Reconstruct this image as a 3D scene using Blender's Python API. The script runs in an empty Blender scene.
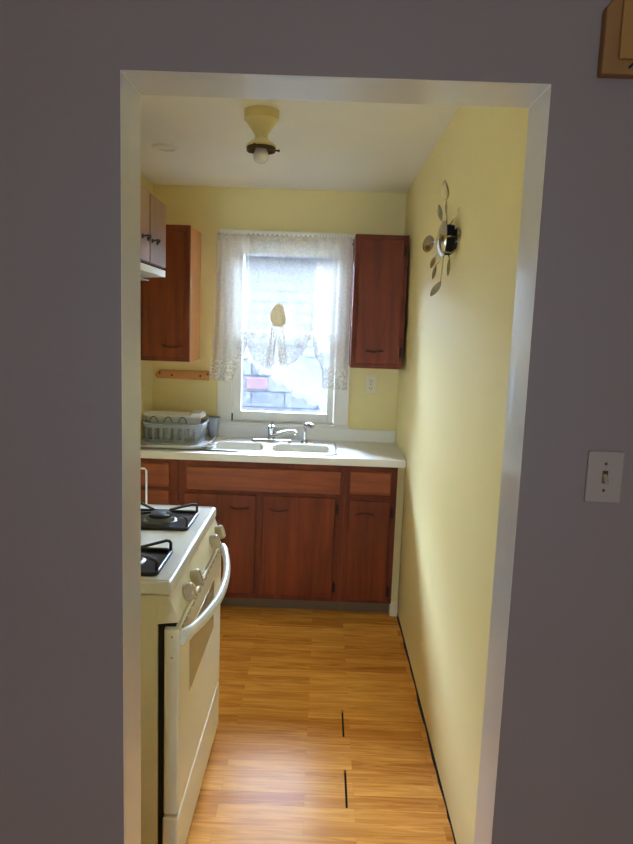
import bpy, bmesh, math, random
from mathutils import Vector, Matrix, noise
random.seed(7)
SC = bpy.context.scene
COL = SC.collection
PI = math.pi

# ---------------------------------------------------------------- materials
def srgb(r, g, b):
    def f(c):
        c /= 255.0
        return c / 12.92 if c <= .04045 else ((c + .055) / 1.055) ** 2.4
    return (f(r), f(g), f(b), 1.0)

def newmat(name):
    m = bpy.data.materials.new(name); m.use_nodes = True
    nt = m.node_tree
    return m, nt, nt.nodes['Principled BSDF']

def nd(nt, kind, **kw):
    n = nt.nodes.new(kind)
    for k, v in kw.items():
        if k in n.inputs: n.inputs[k].default_value = v
        else: setattr(n, k, v)
    return n

def plain(name, col, rough=.5, metal=0, spec=.5, bump=0, bscale=60, vary=.05, coat=0):
    m, nt, b = newmat(name)
    b.inputs['Roughness'].default_value = rough
    b.inputs['Metallic'].default_value = metal
    b.inputs['Specular IOR Level'].default_value = spec
    b.inputs['Coat Weight'].default_value = coat
    tc = nd(nt, 'ShaderNodeTexCoord')
    n = nd(nt, 'ShaderNodeTexNoise', Scale=5.0, Detail=4.0)
    nt.links.new(tc.outputs['Object'], n.inputs['Vector'])
    mx = nd(nt, 'ShaderNodeMixRGB')
    mx.inputs['Color1'].default_value = tuple(c * (1 - vary) for c in col[:3]) + (1,)
    mx.inputs['Color2'].default_value = tuple(min(1, c * (1 + vary)) for c in col[:3]) + (1,)
    nt.links.new(n.outputs['Fac'], mx.inputs['Fac'])
    nt.links.new(mx.outputs['Color'], b.inputs['Base Color'])
    if bump:
        n2 = nd(nt, 'ShaderNodeTexNoise', Scale=bscale, Detail=3.0)
        nt.links.new(tc.outputs['Object'], n2.inputs['Vector'])
        bp = nd(nt, 'ShaderNodeBump', Strength=bump, Distance=.004)
        nt.links.new(n2.outputs['Fac'], bp.inputs['Height'])
        nt.links.new(bp.outputs['Normal'], b.inputs['Normal'])
    return m

def wood(name, c1, c2, axis='Z', rough=.35, scale=1.0, coat=.0, spec=.5):
    m, nt, b = newmat(name)
    b.inputs['Roughness'].default_value = rough
    b.inputs['Coat Weight'].default_value = coat
    b.inputs['Coat Roughness'].default_value = .2
    b.inputs['Specular IOR Level'].default_value = spec
    tc = nd(nt, 'ShaderNodeTexCoord')
    mp = nd(nt, 'ShaderNodeMapping')
    s = [14 * scale] * 3
    s['XYZ'.index(axis)] = 1.1 * scale
    mp.inputs['Scale'].default_value = s
    nt.links.new(tc.outputs['Object'], mp.inputs['Vector'])
    n = nd(nt, 'ShaderNodeTexNoise', Scale=1.3, Detail=7.0, Roughness=.62, Distortion=.6)
    nt.links.new(mp.outputs['Vector'], n.inputs['Vector'])
    n3 = nd(nt, 'ShaderNodeTexNoise', Scale=2.2, Detail=3.0)
    nt.links.new(tc.outputs['Object'], n3.inputs['Vector'])
    ad = nd(nt, 'ShaderNodeMath', operation='MULTIPLY_ADD')
    nt.links.new(n3.outputs['Fac'], ad.inputs[0]); ad.inputs[1].default_value = .5
    nt.links.new(n.outputs['Fac'], ad.inputs[2])
    r = nd(nt, 'ShaderNodeValToRGB')
    r.color_ramp.elements[0].position = .5; r.color_ramp.elements[0].color = c1
    r.color_ramp.elements[1].position = .95; r.color_ramp.elements[1].color = c2
    nt.links.new(ad.outputs[0], r.inputs['Fac'])
    nt.links.new(r.outputs['Color'], b.inputs['Base Color'])
    bp = nd(nt, 'ShaderNodeBump', Strength=.12, Distance=.002)
    nt.links.new(n.outputs['Fac'], bp.inputs['Height'])
    nt.links.new(bp.outputs['Normal'], b.inputs['Normal'])
    return m

M = {}
M['yellow'] = plain('yellow_wall_paint', srgb(236, 222, 164), .45, spec=.16, bump=.12, bscale=35, vary=.02)
M['grey'] = plain('lavender_grey_paint', srgb(151, 126, 107), .55, bump=.15, bscale=45, vary=.03)
M['ceil'] = plain('ceiling_paint', srgb(242, 240, 232), .6, bump=.1, vary=.015)
M['jamb'] = plain('white_gloss_trim_paint', srgb(240, 241, 243), .24, coat=.4, bump=.06, bscale=25, vary=.03)
M['trim'] = plain('white_window_paint', srgb(235, 233, 222), .35, bump=.05, vary=.02)
M['cab'] = wood('red_brown_varnished_wood', srgb(86, 37, 17), srgb(130, 61, 28), 'Z', .45, 1.0, spec=.25)
M['cabgloss'] = wood('glossy_varnished_wood', srgb(112, 60, 32), srgb(156, 90, 50), 'Z', .3, 1.0, coat=.3, spec=.35)
M['cabh'] = wood('red_brown_varnished_wood_horizontal', srgb(112, 54, 26), srgb(160, 86, 44), 'X', .4, 1.0, spec=.3)
M['cabframe'] = wood('dark_red_brown_wood_frame', srgb(84, 38, 22), srgb(122, 58, 34), 'Z', .5, 1.0, spec=.2)
M['cabside'] = wood('orange_brown_plywood', srgb(176, 110, 58), srgb(200, 134, 78), 'Z', .35, .8)
M['honey'] = wood('honey_pine', srgb(176, 112, 52), srgb(214, 150, 84), 'X', .45, 1.0)
M['plaque'] = wood('golden_oak', srgb(168, 112, 42), srgb(196, 140, 60), 'Z', .45, 1.0)
M['plaquef'] = wood('brown_oak', srgb(150, 96, 36), srgb(174, 118, 52), 'Z', .5, 1.0)
M['dark'] = plain('black_gap', srgb(22, 18, 16), .8)
M['counter'] = plain('cream_laminate', srgb(243, 243, 238), .5, spec=.6, vary=.02)
M['toe'] = plain('grey_toe_kick_paint', srgb(108, 88, 62), .6, vary=.15)
M['enamel'] = plain('white_sink_enamel', srgb(240, 238, 228), .15, vary=.01)
M['chrome'] = plain('chrome', srgb(205, 208, 212), .12, metal=1)
M['bronze'] = plain('dark_bronze', srgb(48, 34, 26), .45, metal=.6)
M['paintedpull'] = plain('brown_painted_pull', srgb(92, 44, 25), .45, metal=.2)
M['almond'] = plain('almond_enamel', srgb(226, 218, 190), .4, vary=.015)
M['knob'] = plain('almond_knob_plastic', srgb(190, 173, 138), .45, vary=.01)
M['almondw'] = plain('almond_glass', srgb(190, 176, 142), .1, vary=.01)
M['stovetop'] = plain('white_cooktop_enamel', srgb(226, 225, 214), .3, spec=.22, vary=.01)
M['iron'] = plain('black_cast_iron', srgb(34, 30, 28), .42, vary=.2)
M['pan'] = plain('black_burner_pan', srgb(28, 26, 25), .3, vary=.1)
M['alu'] = plain('burner_aluminium', srgb(120, 116, 112), .4, metal=.8)
M['grplastic'] = plain('grey_plastic', srgb(158, 162, 168), .4)
M['grdark'] = plain('dark_grey_plastic', srgb(96, 100, 108), .5)
M['whplastic'] = plain('white_plastic', srgb(238, 238, 234), .35, vary=.01)
M['tray'] = plain('pale_grey_plastic', srgb(200, 202, 204), .35)
M['lampcream'] = plain('cream_porcelain', srgb(228, 214, 166), .35, vary=.04)
M['rust'] = plain('rusty_metal', srgb(88, 62, 36), .6, metal=.5, vary=.4)
M['bulb'] = plain('frosted_bulb_glass', srgb(228, 228, 220), .25)
M['plate'] = plain('ivory_plate', srgb(178, 154, 128), .4, vary=.01)
M['toggle'] = plain('aged_ivory_toggle', srgb(178, 150, 112), .4)
M['outlet'] = plain('cream_outlet', srgb(236, 228, 196), .4, vary=.01)
M['steel'] = plain('polished_steel', srgb(200, 198, 192), .18, metal=1, vary=.1)
M['steelleaf'] = plain('pewter_leaf', srgb(190, 182, 164), .22, metal=1, vary=.2)
M['mirror'] = plain('mirror_glass', srgb(225, 235, 232), .04, metal=1)
M['stone'] = None
M['subfloor'] = plain('dark_subfloor', srgb(26, 22, 20), .9, spec=.1)
M['cord'] = plain('faded_red_cord', srgb(176, 96, 84), .7)

# floor: three-strip laminate, boards running left to right
def floor_mat():
    m, nt, b = newmat('oak_laminate')
    b.inputs['Roughness'].default_value = .24
    b.inputs['Specular IOR Level'].default_value = .025
    tc = nd(nt, 'ShaderNodeTexCoord')
    mp = nd(nt, 'ShaderNodeMapping'); mp.inputs['Location'].default_value = (.3, .0195, 0)
    nt.links.new(tc.outputs['Object'], mp.inputs['Vector'])
    br = nd(nt, 'ShaderNodeTexBrick', offset=.37, offset_frequency=2, squash=1.0)
    br.inputs['Color1'].default_value = (0, 0, 0, 1); br.inputs['Color2'].default_value = (1, 1, 1, 1)
    br.inputs['Mortar'].default_value = (.3, .3, .3, 1)
    br.inputs['Scale'].default_value = 1; br.inputs['Mortar Size'].default_value = .0004
    br.inputs['Mortar Smooth'].default_value = .4
    br.inputs['Brick Width'].default_value = .46; br.inputs['Row Height'].default_value = .0657
    nt.links.new(mp.outputs['Vector'], br.inputs['Vector'])
    mp2 = nd(nt, 'ShaderNodeMapping'); mp2.inputs['Scale'].default_value = (2.2, 30, 1)
    nt.links.new(tc.outputs['Object'], mp2.inputs['Vector'])
    off = nd(nt, 'ShaderNodeVectorMath', operation='MULTIPLY_ADD')
    off.inputs[1].default_value = (7, 3, 9)
    nt.links.new(br.outputs['Color'], off.inputs[0]); nt.links.new(mp2.outputs['Vector'], off.inputs[2])
    n = nd(nt, 'ShaderNodeTexNoise', Scale=1.4, Detail=8.0, Roughness=.6, Distortion=1.2)
    nt.links.new(off.outputs[0], n.inputs['Vector'])
    ad = nd(nt, 'ShaderNodeMath', operation='MULTIPLY_ADD'); ad.inputs[1].default_value = .28
    nt.links.new(br.outputs['Color'], ad.inputs[0]); nt.links.new(n.outputs['Fac'], ad.inputs[2])
    r = nd(nt, 'ShaderNodeValToRGB')
    r.color_ramp.elements[0].position = .38; r.color_ramp.elements[0].color = srgb(172, 102, 34)
    r.color_ramp.elements[1].position = .88; r.color_ramp.elements[1].color = srgb(232, 168, 84)
    nt.links.new(ad.outputs[0], r.inputs['Fac'])
    mort = nd(nt, 'ShaderNodeMixRGB', blend_type='MULTIPLY')
    mort.inputs['Color2'].default_value = (.78, .72, .66, 1)
    nt.links.new(br.outputs['Fac'], mort.inputs['Fac']); nt.links.new(r.outputs['Color'], mort.inputs['Color1'])
    nt.links.new(mort.outputs['Color'], b.inputs['Base Color'])
    n4 = nd(nt, 'ShaderNodeTexNoise', Scale=9.0, Detail=3.0)
    nt.links.new(tc.outputs['Object'], n4.inputs['Vector'])
    bp = nd(nt, 'ShaderNodeBump', Strength=.06, Distance=.01)
    nt.links.new(n4.outputs['Fac'], bp.inputs['Height'])
    bp2 = nd(nt, 'ShaderNodeBump', Strength=.15, Distance=.001)
    nt.links.new(ad.outputs[0], bp2.inputs['Height']); nt.links.new(bp.outputs['Normal'], bp2.inputs['Normal'])
    nt.links.new(bp2.outputs['Normal'], b.inputs['Normal'])
    return m
M['floor'] = floor_mat()

def glass_mat():
    m, nt, b = newmat('window_glass')
    nt.nodes.remove(b)
    out = nt.nodes['Material Output']
    t = nd(nt, 'ShaderNodeBsdfTransparent'); t.inputs['Color'].default_value = (.95, .97, .97, 1)
    g = nd(nt, 'ShaderNodeBsdfGlossy'); g.inputs['Roughness'].default_value = .02
    fr = nd(nt, 'ShaderNodeFresnel', IOR=1.45)
    mx = nd(nt, 'ShaderNodeMixShader')
    nt.links.new(fr.outputs[0], mx.inputs[0]); nt.links.new(t.outputs[0], mx.inputs[1]); nt.links.new(g.outputs[0], mx.inputs[2])
    nt.links.new(mx.outputs[0], out.inputs['Surface'])
    return m
M['glass'] = glass_mat()

def sheer_mat(name, opacity, lace, col=(.95, .93, .88, 1), transl=.025):
    m, nt, b = newmat(name)
    nt.nodes.remove(b)
    out = nt.nodes['Material Output']
    tc = nd(nt, 'ShaderNodeTexCoord')
    mp = nd(nt, 'ShaderNodeMapping'); mp.inputs['Scale'].default_value = (1, .2, 1)
    nt.links.new(tc.outputs['Object'], mp.inputs['Vector'])
    n = nd(nt, 'ShaderNodeTexNoise', Scale=75.0, Detail=3.0)
    nt.links.new(mp.outputs['Vector'], n.inputs['Vector'])
    mr = nd(nt, 'ShaderNodeMapRange')
    mr.inputs['From Min'].default_value = .4; mr.inputs['From Max'].default_value = .6
    mr.inputs['To Min'].default_value = max(0, opacity - lace); mr.inputs['To Max'].default_value = min(1, opacity + lace)
    nt.links.new(n.outputs['Fac'], mr.inputs['Value'])
    tr = nd(nt, 'ShaderNodeBsdfTransparent')
    df = nd(nt, 'ShaderNodeBsdfDiffuse'); df.inputs['Color'].default_value = col
    tl = nd(nt, 'ShaderNodeBsdfTranslucent'); tl.inputs['Color'].default_value = col
    m1 = nd(nt, 'ShaderNodeMixShader'); m1.inputs[0].default_value = transl
    nt.links.new(df.outputs[0], m1.inputs[1]); nt.links.new(tl.outputs[0], m1.inputs[2])
    m2 = nd(nt, 'ShaderNodeMixShader')
    nt.links.new(mr.outputs[0], m2.inputs[0]); nt.links.new(tr.outputs[0], m2.inputs[1]); nt.links.new(m1.outputs[0], m2.inputs[2])
    nt.links.new(m2.outputs[0], out.inputs['Surface'])
    return m
M['sheer'] = sheer_mat('sheer_curtain', .40, .03, transl=.035)
M['sheerd'] = sheer_mat('sheer_curtain_side', .55, .03, transl=.10)
M['lace'] = sheer_mat('lace_hem', .6, .14)
M['hemedge'] = plain('rolled_hem', srgb(206, 202, 190), .8)
M['fold'] = sheer_mat('gathered_lace_folds', .6, .12, (.9, .87, .8, 1))
M['knot'] = sheer_mat('yellowed_gathered_lace', .93, .05, (.90, .80, .56, 1), .06)

def stone_mat():
    m, nt, b = newmat('grey_stone_blocks')
    b.inputs['Roughness'].default_value = .85; b.inputs['Specular IOR Level'].default_value = 0
    tc = nd(nt, 'ShaderNodeTexCoord')
    mp = nd(nt, 'ShaderNodeMapping'); mp.inputs['Rotation'].default_value = (-PI / 2, 0, 0)
    nt.links.new(tc.outputs['Object'], mp.inputs['Vector'])
    br = nd(nt, 'ShaderNodeTexBrick', offset=.45)
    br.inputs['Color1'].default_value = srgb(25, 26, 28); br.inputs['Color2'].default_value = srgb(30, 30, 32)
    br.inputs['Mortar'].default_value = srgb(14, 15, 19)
    br.inputs['Scale'].default_value = 1; br.inputs['Mortar Size'].default_value = .006
    br.inputs['Brick Width'].default_value = .3; br.inputs['Row Height'].default_value = .14
    nt.links.new(mp.outputs['Vector'], br.inputs['Vector'])
    n = nd(nt, 'ShaderNodeTexNoise', Scale=14.0, Detail=5.0)
    nt.links.new(tc.outputs['Object'], n.inputs['Vector'])
    mx = nd(nt, 'ShaderNodeMixRGB', blend_type='OVERLAY'); mx.inputs['Fac'].default_value = .6
    nt.links.new(br.outputs['Color'], mx.inputs['Color1']); nt.links.new(n.outputs['Fac'], mx.inputs['Color2'])
    nt.links.new(mx.outputs['Color'], b.inputs['Base Color'])
    return m
M['stone'] = stone_mat()
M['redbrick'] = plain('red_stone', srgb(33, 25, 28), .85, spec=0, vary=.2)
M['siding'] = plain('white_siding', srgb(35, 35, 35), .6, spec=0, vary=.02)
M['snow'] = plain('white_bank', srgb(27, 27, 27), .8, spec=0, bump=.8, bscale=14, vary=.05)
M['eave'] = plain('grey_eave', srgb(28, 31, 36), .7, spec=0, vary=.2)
M['ground'] = plain('pale_ground', srgb(240, 240, 240), .9)

# ---------------------------------------------------------------- mesh helper
class MB:
    def __init__(s):
        s.bm = bmesh.new(); s.smooth = False
    def _mark(s, n0):
        s.bm.verts.ensure_lookup_table()
        return s.bm.verts[n0:]
    def box(s, x0, x1, y0, y1, z0, z1, bev=0, seg=2, mi=0):
        t = bmesh.new()
        c = [(x, y, z) for x in (x0, x1) for y in (y0, y1) for z in (z0, z1)]
        vs = [t.verts.new(p) for p in c]
        for f in ((0, 1, 3, 2), (4, 6, 7, 5), (0, 4, 5, 1), (2, 3, 7, 6), (0, 2, 6, 4), (1, 5, 7, 3)):
            t.faces.new([vs[i] for i in f])
        if bev:
            bmesh.ops.bevel(t, geom=list(t.edges), offset=bev, segments=seg, profile=.5, affect='EDGES')
        bmesh.ops.recalc_face_normals(t, faces=list(t.faces))
        for f in t.faces: f.material_index = mi
        return s.join(t)
    def join(s, t, mat=None):
        if mat is not None: bmesh.ops.transform(t, matrix=mat, verts=list(t.verts))
        me = bpy.data.meshes.new('tmp'); t.to_mesh(me); t.free()
        s.bm.from_mesh(me); bpy.data.meshes.remove(me)
        return s
    def prism(s, pts, axis, a, b, bev=0):
        # pts: 2D outline; axis: extrusion axis
        t = bmesh.new()
        def mk(p, h):
            if axis == 0: return (h, p[0], p[1])
            if axis == 1: return (p[0], h, p[1])
            return (p[0], p[1], h)
        A = [t.verts.new(mk(p, a)) for p in pts]; B = [t.verts.new(mk(p, b)) for p in pts]
        t.faces.new(A); t.faces.new(B[::-1])
        n = len(pts)
        for i in range(n):
            t.faces.new((A[i], B[i], B[(i + 1) % n], A[(i + 1) % n]))
        bmesh.ops.recalc_face_normals(t, faces=list(t.faces))
        if bev:
            bmesh.ops.bevel(t, geom=list(t.edges), offset=bev, segments=2, profile=.5, affect='EDGES')
        return s.join(t)
    def lathe(s, prof, loc=(0, 0, 0), seg=32, mat=None):
        # prof: (r, z)
        s.smooth = True
        t = bmesh.new(); rings = []
        for r, z in prof:
            if r < 1e-5: rings.append([t.verts.new((0, 0, z))])
            else: rings.append([t.verts.new((r * math.cos(2 * PI * k / seg), r * math.sin(2 * PI * k / seg), z)) for k in range(seg)])
        for a, b in zip(rings, rings[1:]):
            for k in range(seg):
                k2 = (k + 1) % seg
                if len(a) == 1 and len(b) == 1: continue
                if len(a) == 1: t.faces.new((a[0], b[k], b[k2]))
                elif len(b) == 1: t.faces.new((a[k], a[k2], b[0]))
                else: t.faces.new((a[k], a[k2], b[k2], b[k]))
        bmesh.ops.recalc_face_normals(t, faces=list(t.faces))
        m = Matrix.Translation(loc)
        if mat is not None: m = m @ mat
        return s.join(t, m)
    def tube(s, pts, r, seg=10, closed=False, sx=1.0, sy=1.0, up=(0, 0, 1)):
        s.smooth = True
        pts = [Vector(p) for p in pts]; n = len(pts)
        t = bmesh.new(); rings = []
        for i, p in enumerate(pts):
            if closed: d = pts[(i + 1) % n] - pts[i - 1]
            else: d = pts[min(i + 1, n - 1)] - pts[max(i - 1, 0)]
            d.normalize()
            u = Vector(up)
            if abs(d.dot(u)) > .95: u = Vector((1, 0, 0)) if abs(d.x) < .9 else Vector((0, 1, 0))
            a = d.cross(u).normalized(); b = a.cross(d).normalized()
            rr = r[i] if isinstance(r, (list, tuple)) else r
            rings.append([t.verts.new(p + a * rr * sx * math.cos(2 * PI * k / seg) + b * rr * sy * math.sin(2 * PI * k / seg)) for k in range(seg)])
        rg = range(n) if closed else range(n - 1)
        for i in rg:
            a, b = rings[i], rings[(i + 1) % n]
            for k in range(seg):
                t.faces.new((a[k], a[(k + 1) % seg], b[(k + 1) % seg], b[k]))
        if not closed:
            t.faces.new(rings[0]); t.faces.new(rings[-1][::-1])
        bmesh.ops.recalc_face_normals(t, faces=list(t.faces))
        return s.join(t)
    def grid(s, fn, nu, nv, smooth=True):
        s.smooth = smooth
        t = bmesh.new()
        V = [[t.verts.new(fn(i / nu, j / nv)) for j in range(nv + 1)] for i in range(nu + 1)]
        for i in range(nu):
            for j in range(nv):
                t.faces.new((V[i][j], V[i + 1][j], V[i + 1][j + 1], V[i][j + 1]))
        return s.join(t)
    def build(s, name, mat, parent=None, smooth=None, auto=40):
        me = bpy.data.meshes.new(name)
        if parent is not None:
            off = Vector((0, 0, 0)); p = parent
            while p is not None: off += Vector(p.location); p = p.parent
            bmesh.ops.translate(s.bm, verts=list(s.bm.verts), vec=-off)
        s.bm.normal_update()
        if s.smooth if smooth is None else smooth:
            for f in s.bm.faces: f.smooth = True
            for e in s.bm.edges:
                if len(e.link_faces) == 2 and e.calc_face_angle(0) > math.radians(auto): e.smooth = False
        s.bm.to_mesh(me); s.bm.free()
        for m in (mat if isinstance(mat, (list, tuple)) else [mat]): me.materials.append(m)
        o = bpy.data.objects.new(name, me); COL.objects.link(o)
        if parent is not None: o.parent = parent
        return o

def tag(o, label, cat, group=None, kind=None):
    o['label'] = label; o['category'] = cat
    if group: o['group'] = group
    if kind: o['kind'] = kind
    return o
def thing(name, loc, label, cat, group=None):
    o = bpy.data.objects.new(name, None); COL.objects.link(o); o.location = loc
    o.empty_display_size = .05
    return tag(o, label, cat, group)
def struct(o, label=None, cat=None):
    o['kind'] = 'structure'
    if label: o['label'] = label
    if cat: o['category'] = cat
    return o
def B(*a, **k): return MB().box(*a, **k)
def rot_to(d):
    return Vector((0, 0, 1)).rotation_difference(Vector(d)).to_matrix().to_4x4()

# ---------------------------------------------------------------- room shell
YB, XL, ZC = 4.17, -1.054, 2.415          # back wall, left wall, ceiling
XR0, XR1 = .479, .456                    # right wall leans in a little: floor, ceiling
YN, YF = 1.11, 1.225                     # partition faces
DX0, DX1, DZ = -.332, .336, 1.994        # doorway
WX0, WX1, WZ0, WZ1 = -.565, .085, 1.005, 2.085   # window opening

m = MB()
m.box(XL - .12, WX0, YB, YB + .14, 0, ZC); m.box(WX1, .60, YB, YB + .14, 0, ZC)
m.box(WX0, WX1, YB, YB + .14, 0, WZ0); m.box(WX0, WX1, YB, YB + .14, WZ1, ZC)
struct(m.build('wall_back', M['yellow']), 'yellow painted back wall around the window', 'wall')
m = MB(); LY0, LY1, LZ0, LZ1 = 1.84, 2.40, 1.24, 1.70
m.box(XL - .12, XL, YF, LY0, 0, ZC); m.box(XL - .12, XL, LY1, YB, 0, ZC)
m.box(XL - .12, XL, LY0, LY1, 0, LZ0); m.box(XL - .12, XL, LY0, LY1, LZ1, ZC)
struct(m.build('wall_left', M['yellow']), 'yellow painted left wall behind the stove', 'wall')
m = MB().prism([(XR0, 0), (.60, 0), (.60, ZC), (XR1, ZC)], 1, YF, YB)
struct(m.build('wall_right', M['yellow']), 'long glossy yellow wall on the right side of the kitchen', 'wall')
m = B(XL - .12, .60, YF - .03, YB + .14, ZC, ZC + .1)
struct(m.build('ceiling', M['ceil']), 'cream white kitchen ceiling', 'ceiling')

# partition with the doorway: grey towards the viewer, yellow towards the kitchen
m = MB()
RX0, RX1, RY0 = -1.9, 2.0, -2.4
for (x0, x1, z0, z1) in ((RX0, DX0 - .012, 0, ZC), (DX1 + .012, RX1, 0, ZC), (DX0 - .012, DX1 + .012, DZ + .012, ZC)):
    m.box(x0, x1, YN + .002, YF - .02, z0, z1, mi=0)
    m.box(x0 if x0 == RX0 else (DX1 + .0004 if x0 > 0 else DX0 - .0004), x1 if x1 == RX1 else (DX0 - .0004 if x1 < 0 else DX1 + .0004), YN, YN + .002, z0 if z0 == 0 else DZ + .0004, z1, mi=0)
    m.box(max(x0, XL - .12), min(x1, .60), YF - .02, YF, z0, z1, mi=1)
struct(m.build('wall_front', [M['grey'], M['yellow']]), 'dark lavender grey wall around the doorway', 'wall')
# door lining (three mitred boards lining the opening)
e = .012
fr = thing('door_1', (0, YN, 0), 'glossy off-white boards lining the open doorway', 'door frame'); fr['kind'] = 'structure'
y0, y1 = YN + .0022, YF + .002
def lining(pts4):
    t = MB(); bm = t.bm
    A = [bm.verts.new((x, y0, z)) for x, z in pts4]; Bv = [bm.verts.new((x, y1, z)) for x, z in pts4]
    bm.faces.new(A); bm.faces.new(Bv[::-1])
    for i in range(4): bm.faces.new((A[i], Bv[i], Bv[(i + 1) % 4], A[(i + 1) % 4]))
    bmesh.ops.recalc_face_normals(bm, faces=list(bm.faces))
    bmesh.ops.bevel(bm, geom=list(bm.edges), offset=.0012, segments=2, profile=.5, affect='EDGES')
    return t
lining([(DX0 - e, 0), (DX0, 0), (DX0, DZ), (DX0 - e, DZ + e)]).build('side_jamb', M['jamb'], fr)
lining([(DX1, 0), (DX1 + e, 0), (DX1 + e, DZ + e), (DX1, DZ)]).build('side_jamb', M['jamb'], fr)
lining([(DX0, DZ), (DX1, DZ), (DX1 + e, DZ + e), (DX0 - e, DZ + e)]).build('head_jamb', M['jamb'], fr)

# small unseen window over the stove, added to brighten the kitchen
w3 = thing('added_fill_window', (XL, (LY0 + LY1) / 2, LZ0), 'small white unseen window added above the stove to brighten the kitchen', 'window'); w3['kind'] = 'structure'
m = MB()
m.box(XL - .08, XL - .04, LY0, LY0 + .04, LZ0, LZ1); m.box(XL - .08, XL - .04, LY1 - .04, LY1, LZ0, LZ1)
m.box(XL - .08, XL - .04, LY0 + .04, LY1 - .04, LZ0, LZ0 + .04); m.box(XL - .08, XL - .04, LY0 + .04, LY1 - .04, LZ1 - .04, LZ1)
m.build('window_frame', M['trim'], w3)
B(XL - .063, XL - .057, LY0 + .04, LY1 - .04, LZ0 + .04, LZ1 - .04).build('pane', M['glass'], w3)

for x in (DX0 + .0008, DX1 - .0008):
    MB().tube([(x, y0 + .001, DZ - .0008), (x, y1 - .001, DZ - .0008)], .0016, 6).build('caulk_line', M['trim'], fr)
# the room the photograph is taken from
m = B(RX0 - .1, RX0, RY0, YN, 0, ZC); struct(m.build('wall_near_left', M['grey']))
m = B(RX1, RX1 + .1, RY0, YN, 0, ZC); struct(m.build('wall_near_right', M['grey']))
m = MB(); nx0, nx1, nz0, nz1 = -.15, .25, 1.15, 1.55
m.box(RX0, nx0, RY0 - .1, RY0, 0, ZC); m.box(nx1, RX1, RY0 - .1, RY0, 0, ZC)
m.box(nx0, nx1, RY0 - .1, RY0, 0, nz0); m.box(nx0, nx1, RY0 - .1, RY0, nz1, ZC)
struct(m.build('wall_near_back', M['grey']))
w2 = thing('added_ambient_window', (0, RY0, nz0), 'plain white unseen window behind the viewer, added for dim ambient light', 'window'); w2['kind'] = 'structure'  # unseen window, added to give this room weak ambient light
m = MB()
m.box(nx0, nx0 + .05, RY0 - .06, RY0 - .02, nz0, nz1); m.box(nx1 - .05, nx1, RY0 - .06, RY0 - .02, nz0, nz1)
m.box(nx0 + .05, nx1 - .05, RY0 - .06, RY0 - .02, nz0, nz0 + .05); m.box(nx0 + .05, nx1 - .05, RY0 - .06, RY0 - .02, nz1 - .05, nz1)
m.build('window_frame', M['trim'], w2)
B(nx0 + .05, nx1 - .05, RY0 - .043, RY0 - .037, nz0 + .05, nz1 - .05).build('pane', M['glass'], w2)
m = B(RX0, RX1, RY0, YF - .03, ZC, ZC + .1); struct(m.build('ceiling_near', M['ceil']))

# floor with two open board joints and a ragged gap along the right wall
sx0, sx1 = .1305, .1385
xs = [RX0, XL - .1, sx0, sx1, .44]
ys = [RY0, YN, 2.085, 2.283, 2.486, 2.677, YB]
m = MB(); bm = m.bm
for i in range(len(xs) - 1):
    for j in range(len(ys) - 1):
        if xs[i] == sx0 and ys[j] in (2.085, 2.486): continue
        if xs[i] < XL - .15 and ys[j] >= YN: continue
        z1 = 0
        m.box(xs[i], xs[i + 1], ys[j], ys[j + 1], -.012, 0)
m.box(.44, RX1, RY0, YN, -.012, 0)
# ragged right edge
yy = YN
pts = []
while yy < YB:
    pts.append((.4685 + random.uniform(-.003, .003) + (.004 if yy < 2.2 else 0), yy)); yy += random.uniform(.03, .10)
pts.append((.462, YB))
m.prism([(.44, YN)] + pts + [(.44, YB)], 2, -.012, 0)
bmesh.ops.remove_doubles(m.bm, verts=list(m.bm.verts), dist=.00001)
struct(m.build('floor', M['floor']), 'oak laminate floor with boards running left to right', 'floor')
m = B(RX0, RX1, RY0, YB, -.06, -.0125); struct(m.build('floor_base', M['subfloor']))

# yellow boxed strip beside the cabinet, with a cream block at its foot
m = B(.4275, .47, 3.65, YB, .085, .868)
struct(m.build('trim_1', M['yellow']), 'narrow yellow strip of wall between base cabinet and right wall', 'wall')
m = B(.4265, .471, 3.642, 3.70, 0, .0845, bev=.003)
struct(m.build('baseboard_right', M['outlet']), 'short cream baseboard block in the right corner', 'baseboard')

# ---------------------------------------------------------------- window
win = thing('window_1', (-.24, YB, 1.0), 'white double hung kitchen window over the sink', 'window'); win['kind'] = 'structure'
m = MB()
m.box(-.65, WX0 + .004, YB - .018, YB, 1.0, 2.17, bev=.003)
m.box(WX1 - .004, .164, YB - .018, YB, 1.0, 2.165, bev=.003)
m.box(WX0 + .004, WX1 - .004, YB - .018, YB, WZ1 - .004, 2.168, bev=.003)
m.build('window_casing', M['trim'], win)
B(-.655, .168, YB - .03, YB + .03, .989, 1.008, bev=.003).build('window_sill', M['trim'], win)
m = MB()   # lining and stops of the frame
m.box(WX0, WX0 + .012, YB, YB + .13, WZ0 + .003, WZ1); m.box(WX1 - .012, WX1, YB, YB + .13, WZ0 + .003, WZ1)
m.box(WX0 + .012, WX1 - .012, YB, YB + .13, WZ1 - .012, WZ1); m.box(WX0 + .012, WX1 - .012, YB + .03, YB + .15, WZ0, WZ0 + .012)
m.build('window_lining', M['trim'], win)
def sash(name, xa, xb, ga, gb, y0, y1, z0, g0, g1, z1):
    t = MB()
    t.box(xa, ga, y0, y1, z0, z1, bev=.003); t.box(gb, xb, y0, y1, z0, z1, bev=.003)
    t.box(ga, gb, y0 + .001, y1 - .001, z0, g0, bev=.003); t.box(ga, gb, y0 + .001, y1 - .001, g1, z1, bev=.003)
    o = t.build(name, M['trim'], win)
    ym = (y0 + y1) / 2
    B(ga - .004, gb + .004, ym - .002, ym + .002, g0 - .004, g1 + .004).build('pane', M['glass'], o)
    return o
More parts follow.
